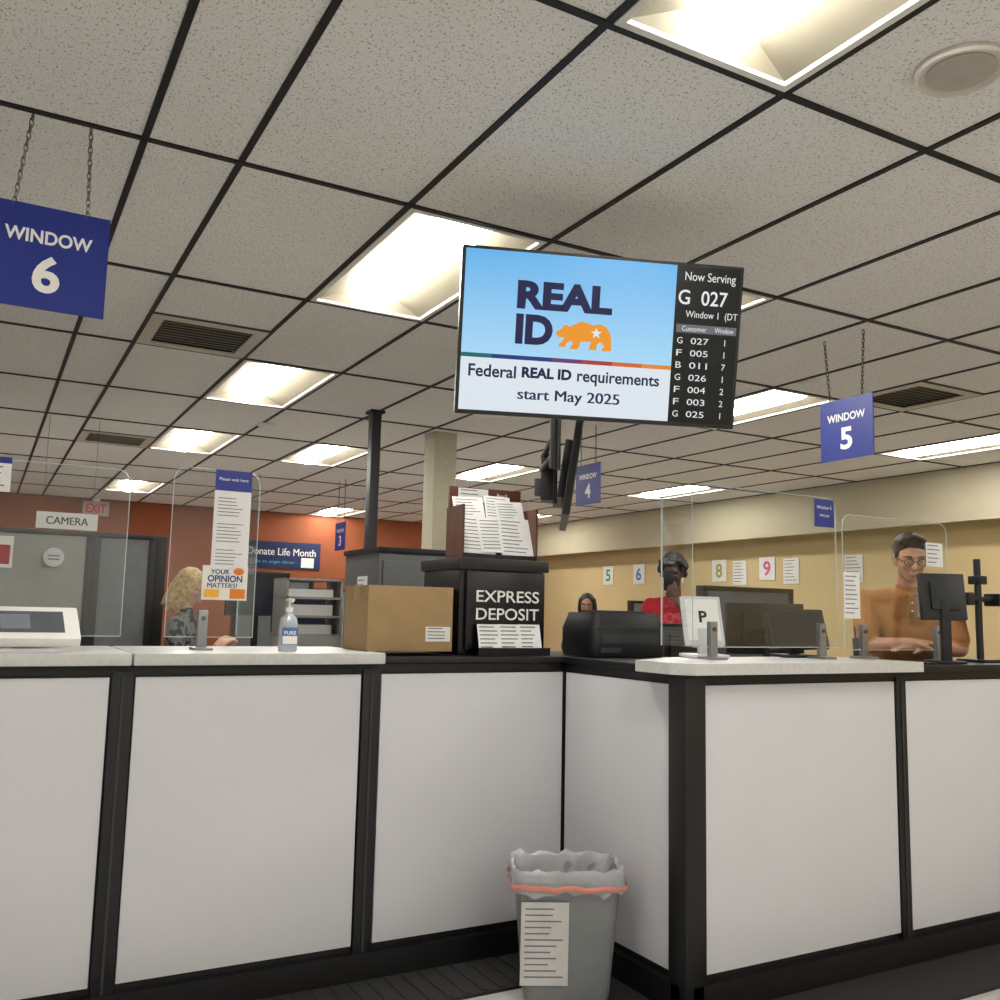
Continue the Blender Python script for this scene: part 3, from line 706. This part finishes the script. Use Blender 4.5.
def cols(skin,shirt,pants,hair,sleeve,lip=None):
    k=str(skin)+str(shirt)
    return dict(skin=mat('skin'+k,skin,.55,var=.05,scale=30),shirt=mat('shirt'+k,shirt,.85,var=.08,scale=12,bump=.4,bscale=60),pants=mat('pants'+str(pants),pants,.85),shoe=mat('shoe_black',(25,24,24),.5),hair=mat('hair'+str(hair),hair,.6,var=.25,scale=60,bump=.6,bscale=150),sleeve=sleeve,lip=mat('lip'+k,lip or [int(c*.8) for c in skin],.5))
J=dict(pelvis=(0,-.02,.98),waist=(0,.04,1.12),chest=(0,.12,1.33),neck=(0,.19,1.555),shR=(.20,.15,1.475),shL=(-.20,.15,1.475),elR=(.215,.26,1.255),elL=(-.215,.26,1.25),wrR=(.03,.36,1.275),wrL=(-.04,.33,1.25))
rt,B,G=human('clerk_leaning_on_counter',(4.20,3.26,0),(-.62,-.78),J,cols((180,130,106),(158,108,62),(40,42,50),(24,20,18),.8),((0,.265,1.685),0,-14,0),hair_short,
  {'R':((-1,.05,.0),(0,0,-1),-1,.35),'L':((1,.1,.05),(0,0,-1),1,.35)},glasses=True)
o=O('collar');o.tor(.068,.012,mat('collar_tan',(134,90,50),.85),B@Matrix.Translation((0,.19,1.525))@Matrix.Rotation(-.35,4,'X'),n=28,k=8,sy=.9);o.bx(-.012,.012,.262,.272,1.40,1.50,MC['collar_tan'],B,bev=.004)
for zz in (1.43,1.47): o.sph((0,.274,zz),.005,white,B,2)
o.done(parent=rt)
J=dict(pelvis=(0,0,.98),waist=(0,0,1.12),chest=(0,.0,1.32),neck=(0,.01,1.54),shR=(.19,0,1.46),shL=(-.19,0,1.46),elR=(.25,.03,1.2),elL=(-.24,.16,1.27),wrR=(.16,.24,1.16),wrL=(-.10,.22,1.5))
rt,B,G=human('clerk_in_red_shirt',(4.58,5.52,0),(-.85,-.5),J,cols((92,62,48),(168,28,40),(35,36,42),(18,15,14),.72),((0,.03,1.70),10,-12,0),hair_curly,
  {'R':((-.3,.9,.1),(0,0,-1),-1,.5),'L':((.35,.1,.9),(0,-1,0),1,.7)},vox=.008)
o=O('phone');o.bx(-.075,.0,.215,.226,1.57,1.72,blackp,B,bev=.003);o.done(parent=rt)
J=dict(pelvis=(0,0,.98),waist=(0,0,1.13),chest=(0,.01,1.32),neck=(0,.03,1.53),shR=(.165,.01,1.45),shL=(-.165,.01,1.45),elR=(.22,.05,1.2),elL=(-.22,.05,1.2),wrR=(.09,.24,1.29),wrL=(-.07,.25,1.27))
cardi=cols((205,160,138),(70,70,74),(30,30,34),(196,164,112),1.2)
sm=cardi['shirt'];nt=sm.node_tree;rmp=[n for n in nt.nodes if n.type=='VALTORGB'][0];rmp.color_ramp.elements[0].color=(.015,.015,.016,1);rmp.color_ramp.elements[1].color=(.16,.16,.165,1);rmp.color_ramp.elements[0].position=.46;rmp.color_ramp.elements[1].position=.5
[n for n in nt.nodes if n.type=='TEX_NOISE'][0].inputs['Scale'].default_value=22
human('clerk_with_blonde_hair',(1.03,5.62,0),(.9,-.42),J,cardi,((0,.055,1.685),0,-22,0),hair_long,
  {'R':((-.3,.5,.5),(-.5,0,-.5),-1,.6),'L':((.4,.6,.3),(0,0,1),1,.5)},s=.88,glasses=True,female=True,vox=.0075)
J=dict(pelvis=(0,0,.62),waist=(0,.02,.76),chest=(0,.03,.97),neck=(0,.04,1.19),shR=(.18,.03,1.1),shL=(-.18,.03,1.1),elR=(.22,.1,.86),elL=(-.22,.1,.86),wrR=(.12,.32,.85),wrL=(-.12,.32,.85),knR=(.12,.42,.58),knL=(-.12,.42,.58),anR=(.12,.4,.12),anL=(-.12,.4,.12))
human('seated_clerk',(5.6,8.15,.12),(-.5,-.6),J,cols((150,110,90),(80,50,60),(40,40,46),(26,20,18),.7),((0,.06,1.36),0,-8,0),hair_long,
  {'R':((-.2,1,0),(0,0,-1),-1,.3),'L':((.2,1,0),(0,0,-1),1,.3)},vox=.01)
o=O('office_chair');M=RZ(5.61,8.18,0,140)
o.bx(-.24,.24,-.24,.24,.53,.61,dark,M,bev=.03);o.cyl((0,0,.12),(0,0,.55),.03,blackp,M=M);o.bx(-.22,.22,-.3,-.25,.72,1.1,dark,M,bev=.02);o.bx(-.03,.03,-.29,-.2,.55,.8,blackp,M)
for k in range(5):
    a=k*2*math.pi/5;o.cyl((0,0,.13),(.3*math.cos(a),.3*math.sin(a),.08),.02,blackp,M=M);o.sph((.3*math.cos(a),.3*math.sin(a),.035),.035,blackp,M,2)
o.done()
# ------------------------------------------------------------ world + camera
w=bpy.data.worlds.new('w');sc.world=w;w.use_nodes=True
w.node_tree.nodes['Background'].inputs[0].default_value=(.9,.88,.85,1);w.node_tree.nodes['Background'].inputs[1].default_value=.15
f=930;p=math.radians(7);rho=math.atan(.0222);A=math.radians(29)
r0=Vector((math.cos(A),-math.sin(A),0));fw=Vector((math.sin(A)*math.cos(p),math.cos(A)*math.cos(p),math.sin(p)));u0=r0.cross(fw)
R=r0*math.cos(rho)+u0*math.sin(rho);U=-r0*math.sin(rho)+u0*math.cos(rho)
cd_=bpy.data.cameras.new('camera');cam=bpy.data.objects.new('camera',cd_);sc.collection.objects.link(cam)
M=Matrix.Identity(4)
for i in range(3): M[i][0]=R[i];M[i][1]=U[i];M[i][2]=-fw[i]
M[0][3]=0;M[1][3]=0;M[2][3]=1.37
cam.matrix_world=M;cd_.sensor_width=36;cd_.lens=36*f/1000;cd_.clip_start=.05
sc.camera=cam
